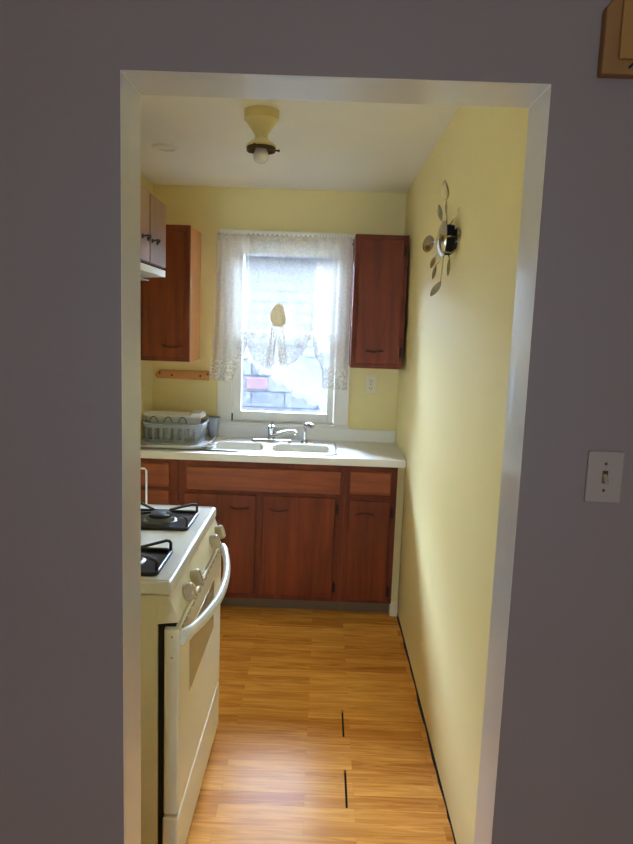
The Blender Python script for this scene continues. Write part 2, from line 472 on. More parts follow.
sash('lower_sash', -.552, .072, -.505, .032, YB + .012, YB + .046, 1.017, 1.073, 1.527, 1.568)
sash('upper_sash', -.552, .072, -.508, .034, YB + .052, YB + .086, 1.53, 1.572, 2.032, 2.072)
m = MB(); m.box(-.566, -.553, YB - .004, YB + .011, 1.012, 1.06, bev=.002)
m.build('sash_latch', M['dark'], win)

# ---------------------------------------------------------------- outside
m = B(-9, 9, YB + .15, 30, -.9, -.8)
struct(m.build('ground', M['ground']), 'pale ground outside the window', 'ground')
# grey block wall with a sloping, ragged top
def topz(x): return 1.287 - (x + .705) * .60
st = thing('stone_wall', (-.5, 6.0, -.8), 'blue grey block wall with a sloping top seen through the lower window', 'wall')
pts = []
x = -2.2
while x < 2.4:
    pts.append((x, topz(x) + random.uniform(-.04, .03) - .005)); x += random.uniform(.012, .06)
pts.append((2.4, topz(2.4)))
MB().prism([(-2.2, -.8)] + pts + [(2.4, -.8)], 1, 6.0, 6.3).build('wall_blocks', M['stone'], st)
B(-.685, -.49, 5.985, 6.05, 1.04, 1.145, bev=.012).build('red_block', M['redbrick'], st)['label'] = 'dull red block'
# white bank heaped behind the wall
def bank(u, v):
    x = -2.6 + 5.4 * u
    y = 6.02 + 1.5 * v
    z = topz(x) + .01 + v * .26 + .03 * noise.noise((x * 9, y * 5, 0)) + .03 * noise.noise((x * 3, y * 2, 4))
    if v < .12: z -= (.12 - v) * .55 * (1 + .8 * noise.noise((x * 22, 3, 1)))
    return (x, y, z)
o = MB().grid(bank, 160, 30).build('bank', M['snow'])
tag(o, 'bright white bank rising behind the grey block wall outside', 'bank')
m = MB().box(-3, 2.5, YB + .14, YB + .36, 2.56, 2.62)  # unseen eave, added to cut the sky light on block wall and bank
struct(m.build('added_shade_eave', M['trim']), 'unseen eave strip added outside the window to shade the outdoor surfaces', 'roof')
nb = thing('added_daylight_blocker', (-2.7, 2.0, -.8), 'pale unseen wall added outside the left kitchen window to dim its daylight', 'building')  # unseen building, added to block sky and soften light through the left window
MB().box(-2.9, -2.7, -1.5, 5.2, -.8, 4.2).build('wall_panel', M['trim'], nb)
MB().prism([(-3.2, 4.2), (-2.55, 4.2), (-2.9, 4.9), (-3.2, 4.9)], 1, -1.6, 5.3).build('roof', M['eave'], nb)
hs = thing('neighbouring_building', (0, 8.2, -.8), 'white lap sided building across the yard seen through the window', 'building')
m = MB()
z = -.8
while z < 2.38:
    m.prism([(8.2, z), (8.2, z + .128), (8.188, z + .128), (8.175, z)], 0, -5, 5)
    z += .128
m.box(-5, 5, 8.2, 8.35, -.8, 2.4)
m.build('siding', M['siding'], hs)
m = MB().box(-5.2, 5.2, 7.92, 8.36, 2.39, 2.50)
m.build('eave', M['eave'], hs)
m = MB().prism([(7.9, 2.5), (7.9, 2.56), (11, 3.1), (11, 2.5)], 0, -5.3, 5.3)
m.build('roof', M['siding'], hs)

# ---------------------------------------------------------------- base cabinets and counter
FY = 3.61
def arch_pull(x0, x1, y, z, parent, mat, drop=.010, r=.0035, name='handle', rise=1):
    t = MB(); n = 10
    pts = []
    for i in range(n + 1):
        u = i / n
        pts.append((x0 + (x1 - x0) * u, y - .006 - .02 * math.sin(PI * u), z + rise * drop * math.sin(PI * u)))
    t.tube(pts, [r * (1.0 + .8 * math.sin(PI * i / n)) for i in range(n + 1)], 8, sx=.7)
    for x in (x0, x1):
        t.lathe([(0, 0), (.007, 0), (.007, .003), (.004, .006), (0, .007)], (x, y + .001, z), 12, rot_to((0, -1, 0)))
    return t.build(name, mat, parent)
def hinge(x, y, z, parent, mat, L=.055):
    t = MB()
    t.tube([(x, y - .004, z - L / 2), (x, y - .004, z + L / 2)], .0045, 8)
    t.lathe([(0, 0), (.003, .002), (.0042, .005), (0, .009)], (x, y - .004, z + L / 2 - .001), 8)
    t.box(x - .009, x + .009, y - .002, y + .002, z - L / 2, z + L / 2)
    return t.build('hinge', mat, parent)
def face_frame(t, x0, x1, z0, z1, holes, y0, y1):
    xs = sorted({x0, x1} | {h[0] for h in holes} | {h[1] for h in holes})
    zs = sorted({z0, z1} | {h[2] for h in holes} | {h[3] for h in holes})
    for i in range(len(xs) - 1):
        for j in range(len(zs) - 1):
            cx, cz = (xs[i] + xs[i + 1]) / 2, (zs[j] + zs[j + 1]) / 2
            if any(h[0] < cx < h[1] and h[2] < cz < h[3] for h in holes): continue
            t.box(xs[i], xs[i + 1], y0, y1, zs[j], zs[j + 1])
def base_unit(x0, x1, fronts, label, doorlabels=None):
    r = thing('base_cabinet', ((x0 + x1) / 2, FY, 0), label, 'cabinet', 'base cabinets under the counter')
    x0 += .0006; x1 -= .0006
    t = MB()
    t.box(x0, x0 + .016, FY + .02, YB - .001, .089, .869); t.box(x1 - .016, x1, FY + .02, YB - .001, .089, .869)
    t.box(x0 + .016, x1 - .016, FY + .02, YB - .001, .089, .105)
    t.box(x0 + .016, x1 - .016, YB - .012, YB - .001, .105, .869)
    t.build('carcass', M['cabframe'], r)
    t = MB(); face_frame(t, x0, x1, .089, .869, [(f[1] + .004, f[2] - .004, f[3] + .004, f[4] - .004) for f in fronts], FY, FY + .02)
    t.build('face_frame', M['cabframe'], r)
    B(x0, x1, FY + .085, FY + .10, 0.002, .088).build('toe_kick', M['toe'], r)
    for f in fronts:
        kind, a, b, c, d = f[:5]
        t = MB(); t.box(a + .005, b - .005, FY - .010, FY + .012, c + .005, d - .005, bev=.005)
        o = t.build(kind, M['cabh'] if kind in ('drawer', 'false_front') else M['cab'], r)
        if len(f) > 5 and f[5]:
            hx = f[5]
            arch_pull(hx - .045, hx + .045, FY - .010, f[6], o, M['paintedpull'], .014 if hx > .2 else -.006)
        if len(f) > 7 and f[7] is not None:
            for hz in (c + .06, d - .07): hinge(f[7], FY - .004, hz, o, M['bronze'])
    return r
base_unit(-1.052, -.77, [('drawer', -1.03, -.815, .708, .848), ('drawer', -1.03, -.815, .555, .694), ('drawer', -1.03, -.815, .40, .54), ('drawer', -1.03, -.815, .112, .386)],
          'brown wooden drawer cabinet in the left corner beyond the stove')
base_unit(-.77, .143, [('false_front', -.73, .125, .70, .840), ('door', -.742, -.336, .112, .690, -.430, .614, None), ('door', -.312, .098, .112, .690, -.217, .610, .103)],
          'wide brown sink cabinet with two plain doors and one long false front')
base_unit(.143, .4268, [('drawer', .163, .397, .705, .842), ('door', .163, .402, .102, .681, .256, .598, .405)],
          'narrow brown cabinet in right corner, one drawer over one door')

# countertop with a hole for the sink
SX0, SX1, SY0, SY1 = -.645, .092, 3.655, 4.045
ct = thing('countertop', (-.3, 3.9, .87), 'cream laminate counter with low backsplash running under the window', 'countertop')
t = MB(); CX0, CX1, CY0, CY1 = XL + .002, .4675, 3.592, YB - .001
for (a, b, c, d) in ((CX0, SX0 + .03, CY0, CY1), (SX1 - .03, CX1, CY0, CY1), (SX0 + .03, SX1 - .03, CY0, SY0 + .03), (SX0 + .03, SX1 - .03, SY1 - .03, CY1)):
    t.box(a, b, c, d, .8705, .91)
bmesh.ops.remove_doubles(t.bm, verts=list(t.bm.verts), dist=.00001)
t.build('worktop', M['counter'], ct)
B(CX0, .4645, YB - .021, YB - .001, .9103, .988, bev=.003).build('backsplash', M['counter'], ct)

# sink
sk = thing('sink', (-.28, 3.85, .91), 'white enamel double bowl sink under the window', 'sink')
t = MB()
def rrect(x0, x1, y0, y1, r, n=6):
    out = []
    for (cx, cy, a0) in ((x1 - r, y1 - r, 0), (x0 + r, y1 - r, 90), (x0 + r, y0 + r, 180), (x1 - r, y0 + r, 270)):
        for k in range(n + 1):
            a = math.radians(a0 + 90 * k / n); out.append((cx + r * math.cos(a), cy + r * math.sin(a)))
    return out
def loft(t, loops, cap_last=True, cap_first=False):
    t.smooth = True
    bm = t.bm
    R = [[bm.verts.new(p) for p in lp] for lp in loops]
    n = len(R[0])
    for a, b in zip(R, R[1:]):
        for k in range(n): bm.faces.new((a[k], a[(k + 1) % n], b[(k + 1) % n], b[k]))
    if cap_last: bm.faces.new(R[-1])
    if cap_first: bm.faces.new(R[0][::-1])
def bowl(x0, x1, y0, y1):
    L = []
    for ins, z, r in ((0, .9175, .05), (.006, .9150, .05), (.011, .905, .05), (.016, .86, .05), (.022, .77, .055), (.035, .752, .06), (.06, .748, .05)):
        L.append([(x, y, z) for x, y in rrect(x0 + ins, x1 - ins, y0 + ins, y1 - ins, r)])
    tt = MB(); loft(tt, L)
    for f in tt.bm.faces: f.normal_update()
    bmesh.ops.recalc_face_normals(tt.bm, faces=list(tt.bm.faces))
    bmesh.ops.reverse_faces(tt.bm, faces=list(tt.bm.faces))
    return tt
BL = (-.622, -.318, 3.688, 3.945); BR = (-.284, .062, 3.688, 3.945)
for bb in (BL, BR):
    o = bowl(*bb).build('bowl', M['enamel'], sk)
    cx, cy = (bb[0] + bb[1]) / 2, (bb[2] + bb[3]) / 2
    MB().lathe([(0, 0), (.02, 0), (.034, .001), (.038, .003), (.036, .0)], (cx, cy, .749), 24).build('drain', M['chrome'], o)
# flat deck around the bowls, following their rounded corners
def deck():
    t = MB(); bm = t.bm
    def cell(x0, x1, y0, y1, bb):
        inner = rrect(*bb, .05)
        n = len(inner); zt = .9175
        iv = [bm.verts.new((x, y, zt)) for x, y in inner]
        ov = []
        for x, y in inner:
            cx, cy = (x0 + x1) / 2, (y0 + y1) / 2
            dx, dy = x - cx, y - cy
            s = min(((x1 if dx > 0 else x0) - cx) / dx if abs(dx) > 1e-6 else 9, ((y1 if dy > 0 else y0) - cy) / dy if abs(dy) > 1e-6 else 9)
            ov.append(bm.verts.new((cx + dx * s, cy + dy * s, zt)))
        for k in range(n):
            k2 = (k + 1) % n
            bm.faces.new((iv[k], ov[k], ov[k2], iv[k2]))
            # corner fill
            a, b = ov[k].co, ov[k2].co
            if abs(a.x - b.x) > 1e-5 and abs(a.y - b.y) > 1e-5:
                c = bm.verts.new(((x1 if (a.x + b.x) / 2 > (x0 + x1) / 2 else x0), (y1 if (a.y + b.y) / 2 > (y0 + y1) / 2 else y0), zt))
                bm.faces.new((ov[k], c, ov[k2]))
    cell(SX0 + .008, -.301, SY0 + .008, 3.965, BL); cell(-.301, SX1 - .008, SY0 + .008, 3.965, BR)
    bmesh.ops.recalc_face_normals(bm, faces=list(bm.faces))
    for f in bm.faces:
        if f.normal.z < 0: f.normal_flip()
    t.box(SX0 + .008, SX1 - .008, 3.965, SY1 - .008, .9125, .9175)
    return t
deck().build('sink_deck', M['enamel'], sk)
t = MB()
t.tube([(x, y, .9135) for x, y in rrect(SX0 + .004, SX1 - .004, SY0 + .004, SY1 - .004, .02)], .0055, 8, closed=True, sy=.75)
t.build('rim', M['steel'], sk)['label'] = 'thin steel rim'

# faucet
fy = 3.995; fz = .9178
fc = thing('faucet', (-.296, fy, fz), 'chrome single lever faucet with its spout swung to the right', 'faucet')
L = [[(x, y, z) for x, y in rrect(-.415 + i, -.175 - i, fy - .027 + i, fy + .027 - i, .026 - i * .8)] for i, z in ((0, fz), (0, fz + .008), (.004, fz + .014), (.01, fz + .016))]
t = MB(); loft(t, L, True, True); t.build('base_plate', M['chrome'], fc)
MB().lathe([(.024, .012), (.024, .03), (.021, .036), (.021, .07), (.023, .074), (.023, .088), (.019, .097), (.008, .101), (0, .102)], (-.296, fy, fz), 24).build('body', M['chrome'], fc)
sp = [(-.287, fy - .012, fz + .045), (-.262, fy - .03, fz + .052), (-.22, fy - .055, fz + .068), (-.18, fy - .078, fz + .079), (-.158, fy - .09, fz + .080), (-.150, fy - .094, fz + .074), (-.149, fy - .095, fz + .062)]
MB().tube(sp, [.0105, .0105, .010, .010, .0115, .0125, .0125], 14).build('spout', M['chrome'], fc)
MB().tube([(-.296, fy, fz + .096), (-.296, fy - .01, fz + .108), (-.29, fy - .05, fz + .120)], [.009, .008, .006], 10).build('lever', M['chrome'], fc)
fs = thing('sink_sprayer', (-.097, fy, fz), 'small chrome sprayer standing right of the faucet', 'sprayer')
MB().lathe([(0, 0), (.023, 0), (.022, .008), (.014, .014), (.012, .02)], (-.097, fy, fz), 20).build('holder', M['chrome'], fs)
MB().tube([(-.097, fy, fz + .016), (-.097, fy, fz + .07), (-.096, fy - .003, fz + .095), (-.088, fy - .014, fz + .112), (-.07, fy - .03, fz + .116), (-.052, fy - .045, fz + .108)],
          [.009, .0105, .0115, .012, .012, .0135], 14).build('spray_head', M['chrome'], fs)

# ---------------------------------------------------------------- dish rack group
tr = thing('drain_tray', (-.83, 3.88, .911), 'pale grey drain tray under the dish rack, its lip over the sink edge', 'tray')
tz = .9105
lp = lambda i, z: [(x, y, z) for x, y in [(-1.04 + i, 3.652 + i), (-.70 - i, 3.652 + i), (-.595 - i, 3.70 + i), (-.595 - i, 3.745 + i), (-.632 - i, 3.76 + i), (-.632 - i, 4.12 - i), (-1.04 + i, 4.12 - i)]]
t = MB(); loft(t, [lp(.004, tz + .0085), lp(0, tz + .010), lp(0, tz + .024), lp(.006, tz + .024), lp(.010, tz + .014)], True, True)
t.build('tray_body', M['tray'], tr, smooth=False)
t = MB()
for k in range(4):
    y = 3.675 + .022 * k
    t.box(-.70 + .015 * k, -.625, y - .004, y + .004, tz + .013, tz + .018, bev=.0015)
t.build('drain_rib', M['grdark'], tr)

rk = thing('dish_rack', (-.84, 3.92, .925), 'grey slotted plastic dish rack on the counter left of the sink', 'dish rack')
rz0, rz1 = .925, 1.036
def rack_ring(z, sp=0):
    k = (z - rz0) / (rz1 - rz0)
    g = -.012 + .014 * k + sp
    return (-1.012 - g * .3, -.672 + g, 3.765 - g, 3.985 + g)
t = MB(); x0, x1, y0, y1 = rack_ring(rz0)
lo = [(x, y, rz0) for x, y in rrect(x0, x1, y0, y1, .03)]; lo2 = [(x, y, rz0 + .006) for x, y in rrect(x0 + .004, x1 - .004, y0 + .004, y1 - .004, .03)]
loft(t, [lo, lo2], True, True); t.build('base', M['grplastic'], rk, smooth=False)
# slotted wall: cells of a ring, some left open
t = MB(); t.smooth = True; bm = t.bm
def ringpts(z, n=192, ins=0):
    x0, x1, y0, y1 = rack_ring(z, -ins)
    P = rrect(x0, x1, y0, y1, .035, 8); P.append(P[0])
    segs = [math.dist(P[i], P[i + 1]) for i in range(len(P) - 1)]
    tot = sum(segs); out = []
    i, acc = 0, 0
    for k in range(n):
        d = tot * k / n
        while acc + segs[i] < d: acc += segs[i]; i += 1
        u = (d - acc) / segs[i]
        out.append((P[i][0] + (P[i + 1][0] - P[i][0]) * u, P[i][1] + (P[i + 1][1] - P[i][1]) * u))
    return out
zl = [rz0, .944, .974, .998, 1.012, 1.030, rz1]
NN = 192
for ins in (0, .004):
    rows = [[bm.verts.new((x, y, z)) for x, y in ringpts(z, NN, ins)] for z in zl]
    for j in range(len(zl) - 1):
        for k in range(NN):
            ph = k % 8
            op = (j in (1, 2) and ph in (1, 2, 4, 5)) or (j == 3 and ph in (1, 2, 3, 4, 5))
            if op: continue
            bm.faces.new((rows[j][k], rows[j][(k + 1) % NN], rows[j + 1][(k + 1) % NN], rows[j + 1][k]))
t.build('basket_wall', M['grplastic'], rk)
x0, x1, y0, y1 = rack_ring(rz1)
MB().tube([(x, y, rz1) for x, y in rrect(x0, x1, y0, y1, .035)], .007, 10, closed=True).build('rim', M['grplastic'], rk)
for cx in (-.955, -.872, -.79):       # plate loops standing above the rim
    t = MB()
    pts = [(cx + .026 * math.cos(a), 3.80, 1.02 + .052 * math.sin(a)) for a in [PI * k / 12 for k in range(13)]]
    t.tube([(cx + .026, 3.80, .934)] + pts + [(cx - .026, 3.80, .934)], .003, 8)
    t.build('plate_loop', M['grdark'], rk)
# white tub inside
tb = thing('dish_tub', (-.86, 3.94, .935), 'white plastic tub lying inside the grey dish rack', 'tub')
L = []
for ins, z in ((.045, .9325), (.040, .937), (.012, 1.062), (.0, 1.066), (-.008, 1.068), (-.008, 1.079), (.0, 1.082), (.006, 1.078), (.016, 1.06), (.046, .95), (.06, .946)):
    L.append([(x, y, z + (.008 if z > 1.05 and x > -.78 else 0) * 0) for x, y in rrect(-1.028 + ins * .6, -.688 - ins, 3.838 + ins, 3.965 - ins * .6, .04 if ins < .03 else .03)])
t = MB(); loft(t, L, True, True); bmesh.ops.recalc_face_normals(t.bm, faces=list(t.bm.faces)); t.build('tub_body', M['whplastic'], tb)
L = []
for ins, z in ((.0, 1.070), (-.004, 1.074), (-.005, 1.092), (.004, 1.094), (.008, 1.08), (.02, 1.074)):
    L.append([(x, y, z) for x, y in rrect(-.752 + ins, -.692 - ins, 3.83 + ins, 3.96 - ins, .02)])
t = MB(); loft(t, L, True, True); bmesh.ops.recalc_face_normals(t.bm, faces=list(t.bm.faces)); t.build('pouring_lip', M['whplastic'], tb)
# utensil cup at the end of the rack
L = []
for ins, z in ((.012, .9255), (.010, .93), (.001, 1.034), (-.004, 1.036), (-.004, 1.046), (.001, 1.047), (.005, 1.042), (.014, .95)):
    L.append([(x, y, z) for x, y in rrect(-.688 + ins, -.618 - ins, 4.006 + ins, 4.085 - ins, .02)])
t = MB(); loft(t, L, True, True); bmesh.ops.recalc_face_normals(t.bm, faces=list(t.bm.faces)); o = t.build('utensil_cup', M['grplastic'])
tag(o, 'grey plastic utensil cup standing behind the right end of the dish rack', 'utensil cup')

# ---------------------------------------------------------------- upper cabinets
def upper(name, x0, x1, z0, z1, y0, y1, door, label, side_mat, handle, hinge_x=None):
    r = thing(name, ((x0 + x1) / 2, y1, z0), label, 'cabinet', 'wall cabinets')
    t = MB()
    t.box(x0, x0 + .015, y0 + .02, y1, z0, z1, mi=0); t.box(x1 - .015, x1, y0 + .02, y1, z0, z1, mi=0)
    t.box(x0 + .015, x1 - .015, y0 + .02, y1, z0, z0 + .015); t.box(x0 + .015, x1 - .015, y0 + .02, y1, z1 - .015, z1)
    t.build('carcass', side_mat, r)
    a, b, c, d = door
    t = MB(); face_frame(t, x0, x1, z0, z1, [(a + .004, b - .004, c + .004, d - .004)], y0, y0 + .0198)
    t.build('face_frame', M['cabframe'], r)
    o = B(a + .003, b - .003, y0 - .007, y0 + .012, c + .003, d - .003, bev=.004).build('door', M['cab'], r)
    if handle: arch_pull(handle[0], handle[1], y0 - .007, handle[2], o, M['paintedpull'], -.008, r=.003)
    if hinge_x is not None:
        for z in (c + .07, d - .065): hinge(hinge_x, y0 - .002, z, o, M['bronze'])
    return r
upper('wall_cabinet', .153, .4465, 1.387, 2.125, 3.84, YB - .0005, (.175, .427, 1.408, 2.103), 'tall narrow red-brown wall cabinet right of the window', M['cabframe'], (.243, .328, 1.487), .430)
upper('wall_cabinet', XL + .001, -.763, 1.386, 2.140, 3.84, YB - .0005, (-1.03, -.792, 1.41, 2.105), 'red-brown wall cabinet in the back corner left of the window', M['cabside'], (-.912, -.816, 1.474))
# cabinet on the left wall, doors facing the right
lw = thing('wall_cabinet', (XL, 2.99, 1.855), 'glossy two door cabinet high on the left wall nearest the doorway', 'cabinet', 'wall cabinets')
FX = -.775; cy0, cy1, cz0, cz1 = 2.68, 3.29, 1.856, 2.152
t = MB()
t.box(XL + .001, FX - .006, cy0, cy0 + .015, cz0, cz1); t.box(XL + .001, FX - .006, cy1 - .015, cy1, cz0, cz1)
t.box(XL + .001, FX - .006, cy0 + .015, cy1 - .015, cz0, cz0 + .015); t.box(XL + .001, FX - .006, cy0 + .015, cy1 - .015, cz1 - .015, cz1)
t.box(XL + .001, XL + .01, cy0 + .015, cy1 - .015, cz0 + .015, cz1 - .015)
t.box(FX - .03, FX - .006, 2.975, 3.015, cz0 + .015, cz1 - .015)
t.build('carcass', M['cabframe'], lw)
for (a, b) in ((cy0, 2.990), (2.999, cy1)):
    o = B(FX - .0058, FX + .006, a, b, cz0 + .004, cz1, bev=.003).build('door', M['cabgloss'], lw)
    t = MB(); n = 10; hy0, hy1 = (a + .19, b - .03) if a < 2.9 else (a + .03, a + .12)
    if a < 2.9: hy0, hy1 = b - .12, b - .03
    zz = 1.957
    t.tube([(FX + .010 + .018 * math.sin(PI * i / n), hy0 + (hy1 - hy0) * i / n, zz + .008 * math.sin(PI * i / n)) for i in range(n + 1)], [.003 + .0015 * math.sin(PI * i / n) for i in range(n + 1)], 8)
    for y in (hy0, hy1):
        t.lathe([(0, 0), (.011, 0), (.010, .003), (.005, .006), (0, .007)], (FX + .0055, y, zz), 12, rot_to((1, 0, 0)))
    t.build('handle', M['bronze'], o)
hd = thing('range_hood', (XL, 2.99, 1.82), 'slim white hood strip under the left wall cabinet', 'range hood')
t = MB().prism([(XL + .001, 1.848), (FX + .004, 1.848), (FX + .004, 1.818), (FX - .02, 1.818), (XL + .001, 1.80)], 1, cy0 + .002, cy1 - .002)
t.build('hood_body', M['whplastic'], hd)
B(XL + .05, FX - .06, cy0 + .06, cy1 - .06, 1.795, 1.80).build('filter', M['grdark'], hd)

# shelf rail on the back wall
rl = thing('peg_rail', (-.86, YB, 1.285), 'short honey coloured wooden rail screwed to wall below left corner cabinet', 'rail')
o = [(-1.035, 1.278), (-1.022, 1.264), (-.705, 1.258), (-.692, 1.270), (-.699, 1.286), (-.690, 1.300), (-.703, 1.315), (-1.005, 1.314), (-1.020, 1.302), (-1.030, 1.292)]
MB().prism(o, 1, YB - .022, YB - .0005, bev=.003).build('board', M['honey'], rl)
for x in (-.93, -.755, -1.005, -.71):
    t = MB(); t.lathe([(0, 0), (.0065, 0), (.0065, .002), (.004, .003), (0, .0025)], (x, YB - .0215, 1.284 + (.012 if x in (-1.005, -.71) else 0)), 12, rot_to((0, -1, 0)))
    t.build('screw', M['bronze'], rl)

# outlet
ot = thing('wall_outlet', (.297, YB, 1.215), 'cream wall outlet under the right wall cabinet', 'outlet')
B(.262, .332, YB - .006, YB - .0003, 1.213, 1.328, bev=.003).build('cover_plate', M['outlet'], ot)
for z in (1.247, 1.293):
    o = MB().lathe([(0, 0), (.017, 0), (.0165, .003), (0, .0035)], (.297, YB - .0055, z), 20, rot_to((0, -1, 0))).build('socket', M['outlet'], ot)
    t = MB(); t.box(.289, .2915, YB - .0097, YB - .0085, z - .004, z + .006); t.box(.3025, .305, YB - .0097, YB - .0085, z - .004, z + .006); t.box(.295, .299, YB - .0097, YB - .0085, z - .012, z - .008)
    t.build('slot', M['dark'], o)
MB().lathe([(0, 0), (.004, 0), (.003, .0015), (0, .002)], (.297, YB - .006, 1.27), 10, rot_to((0, -1, 0))).build('screw', M['steel'], ot)

# ---------------------------------------------------------------- stove
SXF = -.388; sy0, sy1 = 1.735, 2.505; sb = -1.045
sv = thing('stove', (-.7, 2.12, 0), 'almond gas range standing against the left wall', 'stove')
t = MB()
t.box(sb, -.425, sy0 + .004, sy1 - .004, .03, .874)
t.build('body', M['almond'], sv)
B(-.4245, -.4115, sy0 + .012, sy1 - .012, .032, .785).build('gap_shade_strip', M['dark'], sv)  # dark box that paints the shade in the gap behind door and drawer
t = MB()
t.box(sb, SXF, sy0, sy1, .8765, .915, bev=.007, seg=3)
t.build('cooktop', M['stovetop'], sv)
t = MB()
t.tube([(SXF - .012, sy0 + .012, .9155), (SXF - .012, sy1 - .012, .9155), (sb + .09, sy1 - .012, .9155), (sb + .09, sy0 + .012, .9155)], .0055, 8, closed=True, sy=.55)
t.build('cooktop_lip', M['stovetop'], sv)
B(sb, sb + .07, sy0 + .002, sy1 - .002, .9155, 1.09, bev=.008).build('backguard', M['almond'], sv)
# control panel
t = MB().prism([(-.43, .8755), (-.393, .8755), (-.367, .800), (-.43, .792)], 1, sy0 + .003, sy1 - .003, bev=.002)
cp = t.build('control_panel', M['almond'], sv)
pn = Vector((.075, 0, .026)).normalized()
for y in (1.875, 1.985, 2.335, 2.448):
    z = .830; x = -.393 + (.8755 - z) * (.026 / .0755) + .0005
    t = MB()
    t.lathe([(0, 0), (.025, 0), (.027, .003), (.027, .006), (0, .006)], (x, y, z), 24, rot_to(pn))
    bmat = Matrix.Translation((x, y, z)) @ rot_to(pn)
    t.lathe([(.0255, .006), (.0255, .022), (.022, .0265), (.0, .0275)], (x, y, z), 28, rot_to(pn))
    tt = bmesh.new()
    t2 = MB().box(-.020, .020, -.004, .004, .024, .030, bev=.0025); me_ = bpy.data.meshes.new('tmp'); t2.bm.to_mesh(me_); tt.from_mesh(me_); t2.bm.free(); bpy.data.meshes.remove(me_)
    t.join(tt, bmat)
    k = t.build('knob', M['knob'], cp)
# vent strip between panel and door
vt = B(-.43, -.376, sy0 + .006, sy1 - .006, .7875, .7915).build('vent_strip', M['dark'], sv)
t = MB()
n = 26
for i in range(n):
    y = sy0 + .05 + (sy1 - sy0 - .1) * i / (n - 1)
    t.box(-.3672, -.3655, y - .009, y + .009, .7700, .7725)
    if i % 2 == 0: t.box(-.3672, -.3655, y - .012, y + .014, .7625, .7645)
# door
dr = B(-.408, -.366, sy0 + .004, sy1 - .004, .222, .784, bev=.006, seg=3).build('oven_door', M['almond'], sv)
t.build('vent_slot', M['dark'], dr)
B(-.3668, -.3645, 1.885, 2.325, .515, .70, bev=.0008).build('oven_window', M['almondw'], dr)['label'] = 'darker beige window panel'
t = MB()
t.box(-.406, -.364, sy0 - .0015, sy0 + .012, .685, .782, bev=.004)
t.build('end_cap', M['almond'], dr)
for z in (.70, .76):
    t = MB().lathe([(0, 0), (.0025, 0), (.002, .001), (0, .0013)], (-.385, sy0 - .0012, z), 10, rot_to((0, -1, 0)))
    t.build('screw', M['rust'], dr)
pts = []
n = 28
for i in range(n + 1):
    u = i / n
    y = sy0 + .008 + (sy1 - sy0 - .016) * u
    s = max(0, math.sin(PI * u)) ** .75
    pts.append((-.358 + .058 * s - .004, y, .755 - .012 * math.sin(PI * u)))
MB().tube(pts, [.021 if (i < 2 or i > n - 2) else .017 for i in range(n + 1)], 14, sx=.75, sy=1.05).build('handle', M['stovetop'], dr)
# gap shadow side + drawer
t = B(-.4105, -.366, sy0 + .004, sy1 - .004, .03, .212, bev=.006, seg=3)
dw = t.build('drawer', M['almond'], sv)
for x in (-.98, -.46):
    for y in (sy0 + .06, sy1 - .06): MB().lathe([(0, 0), (.016, 0), (.016, .01), (.008, .012), (.008, .031), (0, .031)], (x, y, .001), 12).build('foot', M['dark'], sv)
# burners
def burner(cx, y0_, y1_):
    x0_, x1_ = cx - .118, cx + .118
    cy = (y0_ + y1_) / 2
    tt = MB()
    L = [[(x, y, z) for x, y in rrect(x0_ + i, x1_ - i, y0_ + i, y1_ - i, .02)] for i, z in ((0, .9152), (.0, .9172), (.008, .9172), (.016, .9156), (.03, .9154))]
    loft(tt, L, True, False); bmesh.ops.recalc_face_normals(tt.bm, faces=list(tt.bm.faces))
    for f in tt.bm.faces:
        if f.normal.z < -.5: f.normal_flip()
    p = tt.build('burner_pan', M['pan'], sv)
    MB().lathe([(.058, .0), (.058, .003), (.05, .006), (.046, .018), (.044, .0185), (0, .0185)], (cx, cy, .9155), 32).build('burner_head', M['alu'], p)
    MB().lathe([(.040, .018), (.042, .020), (.042, .026), (.036, .030), (.0, .031)], (cx, cy, .9155), 32).build('burner_cap', M['iron'], p)
    g = MB(); r = .0048
    zz = .9215
    g.tube([(x, y, zz) for x, y in rrect(x0_ + .004, x1_ - .004, y0_ + .004, y1_ - .004, .018, 4)], r, 8, closed=True)
    for sx in (-1, 1):
        for syy in (-1, 1):
            ex, ey = (x1_ - .006 if sx > 0 else x0_ + .006), (y1_ - .02 if syy > 0 else y0_ + .02)
            g.tube([(ex, ey, zz), (ex, ey, .948), (ex - sx * .004, ey - syy * .001, .9535), (ex - sx * .012, ey - syy * .004, .956), (cx + sx * .03, cy + syy * .02, .951)], r, 8)
    g.build('grate', M['iron'], sv)
for cx in (-.553, -.868):
    burner(cx, 1.772, 1.985); burner(cx, 2.185, 2.410)
# white wire stand behind the stove
wr = thing('wire_rack', (-.8, 2.57, 0), 'thin white wire frame standing in the gap behind the stove', 'rack')
t = MB()
t.tube([(-.672, 2.57, .004), (-.674, 2.57, 1.032), (-.680, 2.57, 1.040), (-.93, 2.57, 1.042), (-.936, 2.57, 1.034), (-.936, 2.57, .004)], .0038, 8)
t.build('front_frame', M['whplastic'], wr)
t = MB()
t.tube([(-.672, 2.67, .004), (-.674, 2.67, .55), (-.680, 2.67, .56), (-.93, 2.67, .56), (-.936, 2.67, .55), (-.936, 2.67, .004)], .0038, 8)
for z in (.2, .5):
    for x in (-.672, -.936): t.tube([(x, 2.57, z), (x, 2.67, z)], .003, 6)
    for k in range(4): t.tube([(-.672, 2.57 + .033 * k, z), (-.936, 2.57 + .033 * k, z)], .0025, 6)
t.build('back_frame', M['whplastic'], wr)

